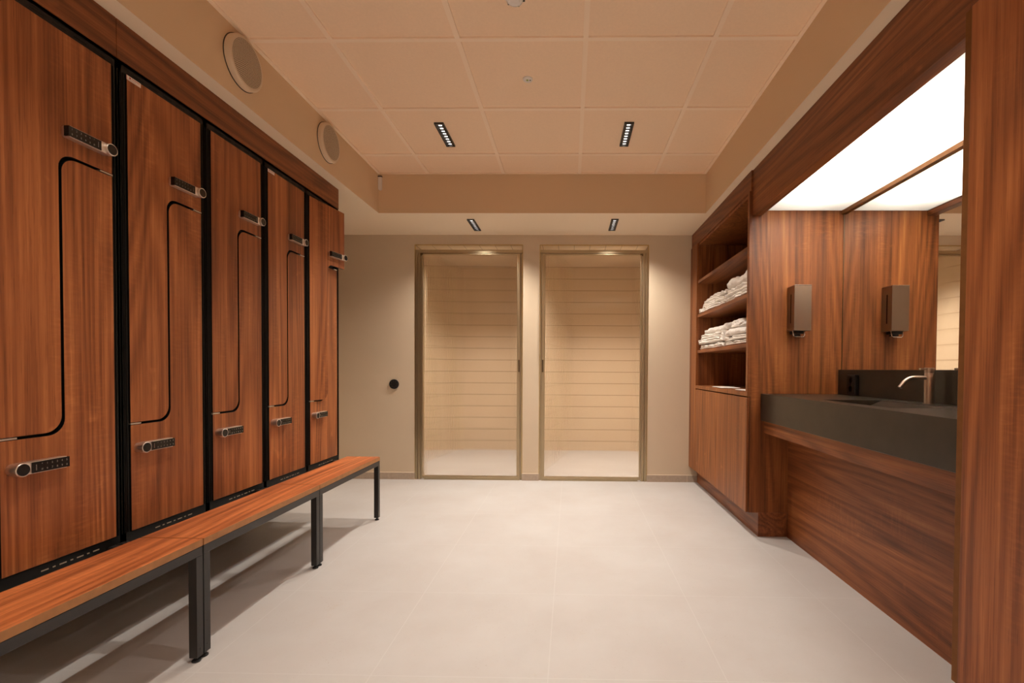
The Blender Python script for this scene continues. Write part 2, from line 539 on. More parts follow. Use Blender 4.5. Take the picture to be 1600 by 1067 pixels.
# ------------------------------------------------------------------ glass doors
def glass_door(name, x0, x1, hinge_left, label):
    root = bpy.data.objects.new(name, None); COL.objects.link(root)
    root.location = ((x0 + x1) / 2, Y_BACK + 0.02, 0)
    struct(root, label, 'door')
    def X(d):       # distance from the hinge side
        return x0 + d if hinge_left else x1 - d
    W = x1 - x0
    ya, yb = Y_BACK - 0.004, Y_BACK + 0.045
    f = MB()
    f.box(X(0.002), X(0.024), ya, yb, 0.001, 2.105); f.box(X(0.024), X(0.029), ya + 0.010, yb, 0.001, 2.105); f.box(X(0.029), X(0.052), ya + 0.002, yb, 0.001, 2.105)
    f.box(X(0.002), X(W - 0.003), ya, yb, 2.105, 2.132)
    f.box(X(0.002), X(W - 0.003), ya + 0.012, yb, 2.132, 2.138)
    f.box(X(W - 0.0165), X(W - 0.003), ya + 0.018, yb, 0.001, 2.105)
    f.build('door_frame', 'bronze', root, 0.0012)
    l = MB()
    g0, g1 = 0.057, W - 0.048
    l.box(X(g0), X(g0 + 0.014), ya + 0.002, yb - 0.01, 0.012, 2.100)
    l.box(X(g1), X(W - 0.019), ya - 0.004, yb - 0.01, 0.012, 2.100)
    l.box(X(g0 + 0.014), X(g1), ya + 0.002, yb - 0.01, 0.012, 0.034)
    l.box(X(g0 + 0.014), X(g1), ya + 0.002, yb - 0.01, 2.092, 2.100)
    l.build('leaf_frame', 'bronze', root, 0.0012)
    MB().box(X(0.085), X(W - 0.02), ya - 0.002, ya + 0.025, 0.001, 0.011).build('threshold_seal', 'bronze', root)
    # ribbed pane: flutes on the room side, flat on the shower side
    g = MB()
    xa, xb = sorted((X(g0 + 0.012), X(g1 + 0.002)))
    pitch, sub = 0.0122, 10
    n = int((xb - xa) / pitch)
    pts = []
    for i in range(n * sub + 1):
        t = i / sub
        pts.append((xa + (xb - xa) * t / n, Y_BACK + 0.016 - 0.0019 * abs(math.sin(PI * t))))
    vs, fs = [], []
    for x, y in pts:
        vs += [(x, y, 0.032), (x, y, 2.094)]
    for i in range(len(pts) - 1):
        fs.append((2 * i, 2 * i + 2, 2 * i + 3, 2 * i + 1))
    g.add(vs, fs)
    yb_ = Y_BACK + 0.022
    g.add([(xa, yb_, 0.032), (xb, yb_, 0.032), (xb, yb_, 2.094), (xa, yb_, 2.094)], [(0, 3, 2, 1)])
    o = g.build('ribbed_pane', 'glass', root, smooth=True)
    bm = bmesh.new(); bm.from_mesh(o.data)      # both faces of the pane look outwards
    for f_ in bm.faces:
        front = f_.calc_center_median().y + parent_base(root).y < yb_ - 0.001
        if (f_.normal.y > 0) == front: f_.normal_flip()
    bm.to_mesh(o.data); bm.free()
    # grip strip and magnetic latch on the closing edge
    h = MB()
    h.box(X(g1 + 0.004), X(W - 0.021), ya - 0.016, ya - 0.003, 1.125, 2.098)
    h.build('grip_strip', 'bronze', root, 0.002)
    MB().box(X(g1 + 0.012), X(W - 0.022), ya - 0.014, ya - 0.003, 1.008, 1.121).build('latch', 'bronze_dark', root, 0.002)
    hb = MB()
    hb.box(X(0.050), X(0.062), ya - 0.006, ya + 0.01, 2.080, 2.101); hb.box(X(0.062), X(0.075), ya - 0.003, ya + 0.01, 2.088, 2.101)
    hb.build('hinge', 'bronze_dark', root, 0.001)
    return root


glass_door('door_1', DA, DB, True, 'ribbed glass shower door on the left with its hinge post at the left')
glass_door('door_2', DC, DD, False, 'ribbed glass shower door on the right with its hinge post at the right')

# ------------------------------------------------------------------ lockers
LZ = 0.345


def make_locker():
    r = thing('locker', '', 'locker', (X_LOCK, LOCK_Y0, LZ), 'walnut lockers along the left wall')
    X0 = X_LOCK; dl = LOCK_Y0; dr = dl + DOOR_W
    a, e = dl - 0.0295, dl - 0.0295 + LOCK_P - 0.0004
    xb = -2.10; xf = X0 - 0.004
    B = MB()
    t = 0.012
    B.box(xb, xf, a, a + t, LZ, 2.132); B.box(xb, xf, e - t, e, LZ, 2.132)
    B.box(xb, xb + t, a + t, e - t, LZ, 2.132)
    B.box(xb + t, xf, a + t, e - t, LZ, LZ + t); B.box(xb + t, xf, a + t, e - t, 2.132 - t, 2.132)
    # shelf that separates the two interlocking compartments
    B.box(xb + t, X0 - 0.03, a + t, e - t, 1.26, 1.27)
    # face frame
    B.box(xf - 0.03, xf, a, a + 0.0262, LZ, 2.132); B.box(xf - 0.03, xf, e - 0.0262, e, LZ, 2.132)
    B.box(xf - 0.03, xf, a + 0.0262, e - 0.0262, LZ, Z_DB - 0.003); B.box(xf - 0.03, xf, a + 0.0262, e - 0.0262, Z_DT + 0.003, 2.132)
    # backing strip behind the gap between the doors
    v = dl + 0.171
    B.box(xf - 0.032, xf - 0.020, dl, dr, 1.69, 1.73); B.box(xf - 0.032, xf - 0.020, v - 0.02, v + 0.02, 0.80, 1.73); B.box(xf - 0.032, xf - 0.020, dl, dr, 0.81, 0.845)
    for y in (a + 0.02, e - 0.05):
        MB().box(-2.09, -2.06, y, y + 0.03, 0.0, LZ).build('leg', 'black', r)
    # small ribs of the extruded posts
    for y in (a + 0.004, a + 0.018, e - 0.020, e - 0.006):
        B.box(xf, xf + 0.0025, y, y + 0.002, Z_DB, Z_DT)
    # vent slots above and below the doors
    for k in range(5):
        y = dl + 0.03 + k * 0.064
        B.box(xf, xf + 0.0006, y, y + 0.04, 2.1035, 2.1085, 1); B.box(xf, xf + 0.0006, y, y + 0.04, 2.1165, 2.1215, 1)
    for k in range(4):
        y = dl + 0.104 + k * 0.053
        B.box(xf, xf + 0.0006, y, y + 0.021, 0.4085, 0.4125, 2)
        if k < 3: B.box(xf, xf + 0.0006, y + 0.033, y + 0.041, 0.4085, 0.4125, 2)
    B.build('body', ['black', 'dark_slot', 'slot_light'], r)
    # interlocking Z-shaped doors
    g = 0.0045; zu, zl = 1.708, 0.828
    xd0, xd1 = X0 - 0.018, X0
    R1, R2 = 0.046, 0.050
    up = [(dl, Z_DT), (dl, zl + g)]
    up += arc(v - g - R2, zl + g + R2, R2, -90, 0)
    up += arc(v - g + R1, zu + g - R1, R1, 180, 90)
    up += [(dr, zu + g), (dr, Z_DT)]
    U = MB().prism(up, 0, xd0, xd1)
    U.build('upper_door', ['wood_v', 'black'], r, 0.0008)
    lo = [(dl, Z_DB), (dr, Z_DB), (dr, zu - g)]
    lo += arc(v + g + R1, zu - g - R1, R1, 90, 180)
    lo += arc(v + g - R2, zl - g + R2, R2, 0, -90)
    lo += [(dl, zl - g)]
    MB().prism(lo, 0, xd0, xd1).build('lower_door', ['wood_v', 'black'], r, 0.0008)
    for ch in r.children:
        if ch.name.split('.')[0] in ('upper_door', 'lower_door'):
            for p in ch.data.polygons:
                if abs(p.normal.x) < 0.5: p.material_index = 1
    # bright pivot plates where the split meets the posts
    MB().box(xd0, xd1 + 0.001, dr - 0.043, dr + 0.001, zu - 0.0022, zu + 0.0028).build('pivot_plate', 'silver', r)
    MB().box(xd0, xd1 + 0.001, dl - 0.001, dl + 0.042, zl - 0.0028, zl + 0.0022).build('pivot_plate', 'silver', r)

    def lock(zc, yk, d):
        """keypad lock; yk: knob centre, d: +1 keypad to the right, -1 keypad to the left"""
        L = 0.134
        oc = [(yk + d * math.cos(math.radians(t)) * 0.018, zc + math.sin(math.radians(t)) * 0.018) for t in range(90, 271, 20)]
        oc += [(yk + d * (L - 0.006), zc - 0.018), (yk + d * L, zc - 0.012), (yk + d * L, zc + 0.012), (yk + d * (L - 0.006), zc + 0.018)]
        k = MB().prism(oc, 0, X0, X0 + 0.024)
        o = k.build('lock', 'silver', r, 0.0015)
        p = MB()
        ya, yb = yk + d * 0.030, yk + d * (L + 0.0008)
        p.box(X0 + 0.010, X0 + 0.0262, ya, yb, zc - 0.0158, zc + 0.0158, 0)
        xt = X0 + 0.0266
        rows = ('*12345', '#67890') if d > 0 else ('12345*', '67890#')
        for q, row in enumerate(rows):
            for i, ch in enumerate(row):
                yy = (ya + 0.026 + i * 0.0140) if d > 0 else (yb + 0.010 + i * 0.0140)
                text_mesh(p, ch, 0.0088, (xt, yy, zc + (0.0075 if q == 0 else -0.0075)), (0, 1, 0), (0, 0, 1), 1)
        ym = ya + d * 0.0105          # tiny vertical maker's line, too small to read in the photo
        for i in range(7):
            p.box(xt - 0.0002, xt, ym - 0.0012, ym + 0.0012, zc - 0.0085 + i * 0.0025, zc - 0.0072 + i * 0.0025, 1)
        p.build('keypad', ['keypad', 'digit'], o, 0.0).modifiers.clear()
        kn = MB().revolve([(0.0172, 0.0), (0.0172, 0.010), (0.0160, 0.0115), (0.0160, 0.0150), (0.0196, 0.0165), (0.0200, 0.034), (0.0186, 0.0352), (0.0170, 0.0345), (0.0168, 0.0352)],
                         (X0 + 0.0, yk, zc), (1, 0, 0), 32, mis=[0, 0, 0, 0, 0, 0, 0, 1, 1])
        kn.build('knob', ['silver', 'keypad'], o, smooth=True)
        return o
    lock(1.782, dr - 0.033, -1)
    lock(0.738, dl + 0.029, 1)
    return r


proto = make_locker()
labels = ['walnut locker nearest the viewer at the left edge of the photo, largest of the five',
          'second walnut locker from the viewer, white sticker with red dot at its top corner',
          'walnut locker without sticker between the two lockers with white stickers',
          'fourth walnut locker from the viewer, small white sticker beside the ajar locker',
          'walnut locker at the far end whose upper door stands slightly ajar by the beige wall']
lockers = []
for i in range(5):
    o = proto if i == 0 else copy_tree(proto)
    o.location.y = LOCK_Y0 + LOCK_P * i
    o['label'] = labels[i]
    lockers.append(o)
for i in (1, 3):
    o = lockers[i]
    dl = o.location.y
    x = X_LOCK
    s = MB()
    s.box(x, x + 0.0008, dl - 0.002, dl + 0.056, Z_DT - 0.0165, Z_DT - 0.0005, 0)
    s.add([(x + 0.001, dl + 0.012 + 0.0035 * math.cos(t * PI / 6), Z_DT - 0.0065 + 0.0035 * math.sin(t * PI / 6)) for t in range(12)], [tuple(range(12))], 1)
    s.box(x + 0.0008, x + 0.001, dl + 0.018, dl + 0.050, Z_DT - 0.0062, Z_DT - 0.0046, 1)
    s.box(x + 0.0008, x + 0.001, dl + 0.004, dl + 0.034, Z_DT - 0.0132, Z_DT - 0.0122, 2)
    s.box(x + 0.0008, x + 0.001, dl - 0.002, dl - 0.0002, Z_DT - 0.0165, Z_DT - 0.0005, 1)
    k = s.build('sticker', ['sticker', 'red', 'ink'], o)
    tag(k, 'white sticker with a red dot and fine print')
for ch in lockers[4].children:
    nm = ch.name.split('.')[0]
    if nm == 'upper_door' or (nm == 'lock' and max(v.co.z for v in ch.data.vertices) > 1.2):
        ch.rotation_euler.z = -math.radians(9.2)

# wood fascia over the lockers, two boards
f = MB()
Y_LE = LOCK_Y0 - 0.0295 + LOCK_P * 5
f.box(X_LOCK - 0.02, X_LOCK - 0.001, Y_REAR + 0.02, 1.6785, 2.1335, Z_SOF - 0.001); f.box(X_LOCK - 0.02, X_LOCK - 0.001, 1.6805, Y_LE, 2.1335, Z_SOF - 0.001)
f.box(X_LOCK - 0.03, X_LOCK - 0.0205, Y_REAR + 0.02, Y_LE - 0.002, 2.1335, Z_SOF - 0.001)
struct(f.build('trim_1', 'wood_y', None, 0.0008), 'walnut fascia boards with shade darkened into their colour between the lockers and the soffit', 'fascia')


# ------------------------------------------------------------------ benches
def make_bench():
    y0, y1 = 1.6565 - 0.784, 1.6565
    r = thing('bench', '', 'bench', (-1.41, (y0 + y1) / 2, 0), 'changing benches in front of the lockers')
    xf, xb = -1.298, -1.5256
    s = MB().box(xb, xf, y0 + 0.001, y1 - 0.001, 0.406, 0.431)
    o = s.build('seat_board', ['wood_seat', 'edge'], r, 0.0012)
    for p in o.data.polygons:
        if abs(p.normal.z) < 0.5: p.material_index = 1
    T = 0.029
    fr = MB()
    fr.box(xf - T - 0.001, xf - 0.001, y0 + 0.001, y1 - 0.001, 0.3735, 0.4055)
    fr.box(xb + 0.005, xb + 0.005 + T, y0 + T + 0.002, y1 - T - 0.002, 0.3735, 0.4055)
    for y in (y0 + 0.001, y1 - 0.001 - T):
        fr.box(-1.6140, xf - T - 0.001, y, y + T, 0.3735, 0.4054)
    fr.build('frame', 'steel_black', r, 0.002)
    for y in (y0 + 0.001, y1 - 0.001 - T):
        for x in (xf - T - 0.001,):
            lg = MB().box(x, x + T, y, y + T, 0.018, 0.3735)
            for z in (0.045, 0.13):     # adjustment screw heads on the leg
                lg.revolve([(0.003, 0), (0.003, 0.0008)], (x + T, y + T / 2, z), (1, 0, 0), 10)
            g = lg.build('leg', 'steel_black', r, 0.002)
            MB().revolve([(0.006, 0.0), (0.014, 0.0005), (0.0145, 0.004), (0.012, 0.007), (0.006, 0.009), (0.006, 0.0185)],
                         (x + T / 2, y + T / 2, 0), (0, 0, 1), 20).build('foot', 'rubber', g, smooth=True)
    return r


bn = make_bench()
bl = ['walnut bench nearest the viewer in the lower left corner of the photo',
      'middle walnut bench between the nearest and the farthest bench',
      'walnut bench farthest from the viewer with its end leg near the beige end wall']
for i in range(3):
    o = bn if i == 0 else copy_tree(bn)
    o.location.y += 0.7865 * i
    o['label'] = bl[i]

# ------------------------------------------------------------------ shelf cabinet
XB = 1.69
cab = thing('towel_cabinet', 'tall walnut shelf cabinet holding white towels in the corner by the right glass door', 'cabinet', (1.4, 3.7, 0))
c = MB()
yl, yr = 4.192, 3.007
c.box(1.118, XB, Y_END, yr, 0.151, 2.142)                       # end panel towards the vanity
c.box(1.118, XB, yl, yl + 0.02, 0.151, 2.142)
c.box(XB - 0.02, XB, yr, yl, 0.151, 2.142)
c.box(1.118, XB - 0.02, yr, yl, 0.151, 0.169); c.box(1.118, XB - 0.02, yr, yl, 2.124, 2.142); c.box(1.112, XB - 0.02, yr, yl, 0.880, 0.903)
c.build('carcass', 'wood_v2', cab, 0.0008)
c = MB()
c.box(X_CAB, 1.118, Y_END, yr, 0.876, 2.142); c.box(X_CAB, 1.118, yl + 0.002, Y_BACK - 0.001, 0.151, 2.142)
c.box(X_CAB, 1.112, yr, yl + 0.002, 0.876, 0.903)
c.build('face_frame', 'wood_v2', cab, 0.0008)
for z in (1.815, 1.519, 1.209):
    MB().box(1.108, XB - 0.02, yr + 0.001, yl - 0.001, z - 0.025, z).build('shelf', 'wood_y', cab, 0.0008)
for a, b_ in ((2.981, 3.597), (3.600, 4.190)):
    MB().box(X_CAB, 1.1165, a, b_, 0.153, 0.868).build('door', 'wood_v2', cab, 0.001)
c = MB().box(1.178, 1.196, Y_END, Y_BACK - 0.013, 0.001, 0.150).box(1.196, 1.357, Y_END, Y_END + 0.018, 0.001, 0.150).box(1.34, 1.357, Y_END + 0.018, 3.6, 0.001, 0.15)
c.build('plinth', 'wood_y', cab, 0.0008)


# towels ----------------------------------------------------------
def folded_towel(label, y0, y1, x0, x1, z0, h, plies, seed, group, lean=0.0, wob=1.0, sagl=0.0, roll=0.0, under=True):
    """folded cloth: rounded plies at the front, soft wrinkles, drooping left end"""
    ny, q = 40, 48
    vs, fs = [], []
    rnd = random.Random(seed)
    ox, oy = rnd.uniform(0, 50), rnd.uniform(0, 50)
    for i in range(ny + 1):
        t = i / ny
        y = y0 + (y1 - y0) * t
        edge = min(t, 1 - t)
        endr = min(1.0, edge / 0.06)
        endf = math.sqrt(max(0.0, 1 - (1 - endr) ** 2))
        hh = h * (0.35 + 0.65 * endf) * (1 + 0.16 * wob * noise.noise((t * 5 + ox, oy, 1.0)))
        if sagl: hh *= 1 - sagl * t * t * t
        for k in range(q):
            a = 2 * PI * k / q
            cx_, cz_ = math.cos(a), math.sin(a)
            # superellipse section
            px = math.copysign(abs(cx_) ** 0.45, cx_); pz = math.copysign(abs(cz_) ** (0.55 if not roll else 0.85), cz_)
            x = (x0 + x1) / 2 - px * (x1 - x0) / 2
            z = z0 + hh * 0.5 * (1 + pz)
            if cx_ > 0.35 and not roll:     # front: scalloped plies
                s_ = (pz + 1) / 2 * plies
                bul = abs(math.sin(PI * s_ + 0.5 * noise.noise((t * 6, seed, 0.3))))
                x -= 0.013 * (bul - 0.75)
            p = Vector((x * 9 + ox, y * 8 + oy, z * 14))
            d = noise.noise(p) * 0.010 * wob + noise.noise(p * 2.7) * 0.006 * wob + abs(noise.noise(Vector((x * 6 + seed, y * 26, z * 40)))) * 0.007 * wob
            x -= d * 1.2 * (1 if cx_ > 0 else 0.2)
            if pz > -0.6: z += d * 1.2 * max(0, pz + 0.3)
            yy = y + lean * (z - z0) + noise.noise(p * 1.7 + Vector((9, 9, 9))) * 0.010 * (1 if edge < 0.1 else 0.2)
            z += 0.0
            vs.append((x, yy, min(max(z, z0), z0 + h * (1.0 if under else 1.35) - 0.0006)))
    for i in range(ny):
        for k in range(q):
            j = (k + 1) % q
            fs.append((i * q + k, i * q + j, (i + 1) * q + j, (i + 1) * q + k))
    fs.append(tuple(range(q))[::-1]); fs.append(tuple(ny * q + k for k in range(q)))
    mb = MB().add(vs, fs)
    o = mb.build('folded_towel', 'towel', None, smooth=True, at=((x0 + x1) / 2, (y0 + y1) / 2, z0))
    return tag(o, label, 'towel', group)


def heap(label, c, r, seed, group):
    """crumpled cloth bundle: ridged lump resting on the pile"""
    mb = MB(); nu, nv = 64, 30
    vs, fs = [], []
    for i in range(nv + 1):
        th = PI * i / nv
        for k in range(nu):
            a = 2 * PI * k / nu
            d = Vector((math.sin(th) * math.cos(a), math.sin(th) * math.sin(a), math.cos(th)))
            p = d * 1.5 + Vector((seed * 3.1, seed, 0))
            ridge = 1 - abs(noise.noise(p * 1.6)) * 2
            k2 = 1 + 0.22 * noise.noise(p) + 0.20 * ridge * 0.6 + 0.10 * (1 - 2 * abs(noise.noise(p * 3.4)))
            v = Vector((d.x * r[0] * k2, d.y * r[1] * k2, max(d.z * r[2] * k2, -0.42 * r[2])))
            vs.append(Vector(c) + v + Vector((0, 0, 0.42 * r[2])))
    for i in range(nv):
        for k in range(nu):
            j = (k + 1) % nu
            fs.append((i * nu + k, i * nu + j, (i + 1) * nu + j, (i + 1) * nu + k))
    o = mb.add(vs, fs).build('crumpled_towel', 'towel', None, smooth=True, at=c)
    return tag(o, label, 'towel', group)


gu, gl = 'towels on the upper shelf', 'towels on the lower shelf'
zs2, zs3 = 1.5205, 1.2105
folded_towel('bottom towel of the left pile on the upper towel shelf', 3.50, 4.165, 1.120, 1.45, zs2, 0.040, 2, 3, gu, -0.5)
folded_towel('middle towel of the left pile on the upper towel shelf', 3.50, 4.11, 1.127, 1.45, zs2 + 0.040, 0.038, 2, 8, gu, -0.5)
folded_towel('top towel of the left pile on the upper towel shelf', 3.51, 4.06, 1.136, 1.44, zs2 + 0.078, 0.034, 2, 5, gu, -0.6, 1.3, 0.3, under=False)
folded_towel('bottom towel of the right pile on the upper towel shelf', 3.02, 3.485, 1.122, 1.45, zs2, 0.044, 2, 13, gu, -0.2)
folded_towel('middle towel of the right pile on the upper towel shelf', 3.02, 3.475, 1.128, 1.45, zs2 + 0.044, 0.046, 2, 17, gu, -0.2, 1.2)
folded_towel('rounded towel bundle crowning the right pile on the upper towel shelf', 3.02, 3.44, 1.135, 1.44, zs2 + 0.090, 0.078, 2, 21, gu, 0.0, 1.5, 0.0, 1, under=False)
folded_towel('bottom towel of the left pile on the lower towel shelf', 3.52, 4.150, 1.124, 1.45, zs3, 0.044, 3, 31, gl)
folded_towel('middle towel of the left pile on the lower towel shelf', 3.51, 4.168, 1.118, 1.45, zs3 + 0.044, 0.042, 2, 37, gl, 0, 1.2)
folded_towel('third towel up in the left pile on the lower towel shelf', 3.53, 4.150, 1.126, 1.44, zs3 + 0.086, 0.040, 2, 41, gl, 0, 1.3)
folded_towel('topmost flat towel of the left pile on the lower towel shelf', 3.50, 4.085, 1.150, 1.44, zs3 + 0.126, 0.046, 1, 43, gl, 0, 1.5, under=False)
folded_towel('bottom towel of the right pile on the lower towel shelf', 3.02, 3.49, 1.124, 1.45, zs3, 0.034, 2, 51, gl)
folded_towel('middle towel of the right pile on the lower towel shelf', 3.02, 3.49, 1.126, 1.45, zs3 + 0.034, 0.034, 2, 57, gl)
folded_towel('top towel of the right pile on the lower towel shelf', 3.02, 3.48, 1.122, 1.44, zs3 + 0.068, 0.044, 1, 61, gl, 0, 1.2, under=False)
heap('crumpled towel draped where the two lower piles meet', (1.195, 3.355, zs3 + 0.1265), (0.055, 0.095, 0.040), 4.0, gl)
folded_towel('loose towel laid along the back of the lower piles', 3.06, 3.47, 1.285, 1.50, zs3 + 0.1265, 0.056, 1, 71, gl, 0, 1.6, under=False)
for (y0, y1, lb) in ((3.55, 3.80, 'thin white cloth lying flat in the middle of the empty bottom compartment'),
                     (3.07, 3.27, 'thin white cloth lying flat at the near end of the empty bottom compartment')):
    folded_towel(lb, y0, y1, 1.125, 1.26, 0.9035, 0.007, 1, int(y0 * 100), 'cloths in the bottom compartment', 0, 0.25)

# ------------------------------------------------------------------ fascia over vanity and cabinet, near tall cabinet
f = MB()
f.box(1.118, 1.172, Y_NEAR, Y_END, 1.991, Z_SOF - 0.001)
f.box(1.118, 1.140, 0.75, Y_NEAR, 2.050, Z_SOF - 0.001)
f.box(1.108, 1.140, Y_END, Y_BACK - 0.001, 2.143, Z_SOF - 0.001)
struct(f.build('trim_2', 'wood_y', None, 0.0008), 'walnut fascia with shade darkened into its colour above the vanity and shelf cabinet', 'fascia')

tall = thing('tall_cabinet', 'tall walnut cabinet at the right edge of the photo beside the vanity', 'cabinet', (1.4, 1.06, 0))
c = MB()
c.box(1.105, 1.70, 1.3555, Y_NEAR, 0.151, 2.046); c.box(1.118, 1.70, 0.75, 0.77, 0.151, 2.046)
c.box(1.680, 1.70, 0.77, 1.3555, 0.151, 2.046); c.box(1.121, 1.68, 0.77, 1.3555, 0.151, 0.169); c.box(1.121, 1.68, 0.77, 1.3555, 2.028, 2.046)
o = c.build('carcass', ['wood_v2', 'edge_dark'], tall, 0.0008)
for p in o.data.polygons:
    if p.normal.x < -0.9 and p.center.y + tall.location.y > 1.35: p.material_index = 1
MB().box(X_CAB, 1.1185, 0.752, 1.3515, 0.153, 2.046).build('door', 'wood_v', tall, 0.001)
MB().box(1.178, 1.196, 0.75, Y_NEAR, 0.001, 0.150).box(1.196, 1.357, Y_NEAR - 0.018, Y_NEAR, 0.001, 0.15).build('plinth', 'wood_y', tall)
struct(MB().box(1.68, 1.70, Y_NEAR, Y_END, 0, 2.25).build('trim_4', 'wood_v2'), 'walnut backing panel of the vanity niche', 'panel')

# ------------------------------------------------------------------ vanity
struct(MB().box(1.357, 1.375, Y_NEAR + 0.001, Y_END - 0.001, 0.0005, 0.727).build('trim_3', 'wood_y'), 'dark walnut panel with level grain under the stone counter', 'panel')

van = thing('vanity_counter', 'dark stone washbasin counter with wooden apron between the two walnut cabinets', 'counter', (1.43, 2.18, 0.65))
ZT, ZB = 0.8935, 0.728
ya, yb = Y_NEAR + 0.001, Y_END - 0.0005
bx0, bx1, by0, by1 = 1.271, 1.562, 1.905, 2.418
XF, XK = 1.184, X_MIR
s = MB()
# counter body as closed skins around a wedge basin that falls from the back to the front
def quad(pts, mi=0): s.add(pts, [tuple(range(len(pts)))], mi)
zlow = ZT - 0.118
quad([(XF, ya, ZB), (XF, yb, ZB), (XF, yb, ZT), (XF, ya, ZT)])
quad([(XF, ya, ZB), (XK, ya, ZB), (XK, yb, ZB), (XF, yb, ZB)])
quad([(XF, yb, ZB), (XK, yb, ZB), (XK, yb, ZT), (XF, yb, ZT)]); quad([(XF, ya, ZB), (XK, ya, ZB), (XK, ya, ZT), (XF, ya, ZT)])
quad([(XK, ya, ZB), (XK, yb, ZB), (XK, yb, ZT), (XK, ya, ZT)])
quad([(XF, ya, ZT), (bx0, by0, ZT), (bx0, by1, ZT), (XF, yb, ZT)])
quad([(XF, yb, ZT), (bx0, by1, ZT), (bx1, by1, ZT), (XK, yb, ZT)])
quad([(XK, yb, ZT), (bx1, by1, ZT), (bx1, by0, ZT), (XK, ya, ZT)])
quad([(XK, ya, ZT), (bx1, by0, ZT), (bx0, by0, ZT), (XF, ya, ZT)])
quad([(bx0, by0, ZT), (bx0, by1, ZT), (bx0, by1, zlow), (bx0, by0, zlow)])
quad([(bx0, by1, ZT), (bx1, by1, ZT), (bx1, by1, ZT - 0.004), (bx0 + 0.02, by1, zlow), (bx0, by1, zlow)])
quad([(bx0, by0, ZT), (bx1, by0, ZT), (bx1, by0, ZT - 0.004), (bx0 + 0.02, by0, zlow), (bx0, by0, zlow)])
quad([(bx1, by0, ZT), (bx1, by1, ZT), (bx1, by1, ZT - 0.004), (bx1, by0, ZT - 0.004)])
quad([(bx1, by0, ZT - 0.004), (bx1, by1, ZT - 0.004), (bx0 + 0.02, by1, zlow), (bx0 + 0.02, by0, zlow)])
quad([(bx0 + 0.02, by0, zlow), (bx0 + 0.02, by1, zlow), (bx0, by1, zlow), (bx0, by0, zlow)], 1)
o = s.build('stone_top', ['stone', 'dark_slot'], van)
bm = bmesh.new(); bm.from_mesh(o.data)
bmesh.ops.remove_doubles(bm, verts=bm.verts, dist=1e-5)
bmesh.ops.recalc_face_normals(bm, faces=bm.faces)
bm.to_mesh(o.data); bm.free()
md = o.modifiers.new('Bevel', 'BEVEL'); md.width = 0.003; md.segments = 2; md.limit_method = 'ANGLE'; md.angle_limit = math.radians(40)
MB().box(1.657, X_MIR, ya, yb, ZT, 1.045).build('backsplash', 'stone', van, 0.001)
MB().box(1.205, 1.222, ya, yb, 0.650, ZB).box(1.222, 1.357, ya, yb, 0.650, 0.664).build('apron', 'wood_y', van, 0.001)

mir = thing('mirror', 'large frameless wall mirror above the dark stone backsplash', 'mirror', (1.678, 2.18, 1.046))
MB().box(1.677, 1.6795, ya, yb, 1.046, 2.0225).build('mirror_glass', 'mirror', mir)
MB().box(1.661, 1.677, ya, yb, 2.000, 2.0225).build('top_channel', 'edge_dark', mir, 0.001)

MB().box(1.6755, 1.677, yb - 0.004, yb, 1.046, 2.000).build('edge_trim', 'bronze_dark', mir)

# luminous ceiling over the vanity: a light box with an opal diffuser
lp = thing('light_panel', 'long glowing white diffuser panel in the ceiling above the vanity', 'light', (1.43, 2.18, 2.023))
MB().box(1.172, 1.661, ya, yb, 2.023, 2.027).build('diffuser', 'diffuser', lp)
h = MB()
h.box(1.172, 1.178, ya, yb, 2.0275, 2.262); h.box(1.671, 1.677, ya, yb, 2.0275, 2.262); h.box(1.178, 1.671, ya, yb, 2.256, 2.262)
h.box(1.178, 1.671, ya, ya + 0.006, 2.0275, 2.256); h.box(1.178, 1.671, yb - 0.006, yb, 2.0275, 2.256)
h.build('housing', 'box_white', lp)


def area_light(name, loc, sx, sy, power, col, parent=None, spread=None):
    l = bpy.data.lights.new(name, 'AREA'); l.shape = 'RECTANGLE'; l.size = sx; l.size_y = sy
    l.energy = power; l.color = col
    if spread: l.spread = spread
    o = bpy.data.objects.new(name, l); COL.objects.link(o)
    if parent:
        o.parent = parent; o.location = Vector(loc) - parent_base(parent)
    else:
        o.location = loc
    return o


area_light('led_strip', (1.42, 2.18, 2.16), 0.07, 1.02, 52, (1.0, 0.93, 0.84), lp)

# tap
tp = thing('tap', 'brushed steel basin tap with curved spout standing on the stone counter', 'tap', (1.61, 2.165, ZT))
MB().revolve([(0.0225, 0.0), (0.0225, 0.003), (0.0185, 0.004), (0.0185, 0.138), (0.0180, 0.139)], (1.61, 2.165, ZT), (0, 0, 1), 36).build('body', 'steel', tp, smooth=True)
pts = [(1.61, 2.165, 1.010), (1.57, 2.165, 1.0112), (1.548, 2.165, 1.0108)] + [(1.545 - 0.062 * math.sin(math.radians(t)), 2.165, 1.0105 - 0.062 + 0.062 * math.cos(math.radians(t))) for t in range(8, 60, 8)]
e = Vector(pts[-1]); d = (e - Vector(pts[-2])).normalized()
pts.append(tuple(e + d * 0.022))
MB().tube(pts, 0.0088, 18).build('spout', 'steel', tp, smooth=True)
k = MB().revolve([(0.0186, 0.1395), (0.0190, 0.141), (0.0190, 0.160), (0.0182, 0.1615)], (1.61, 2.165, ZT), (0, 0, 1), 36)
k.box(1.568, 1.61, 2.159, 2.171, ZT + 0.153, ZT + 0.160)
k.build('handle', 'steel', tp, smooth=True)

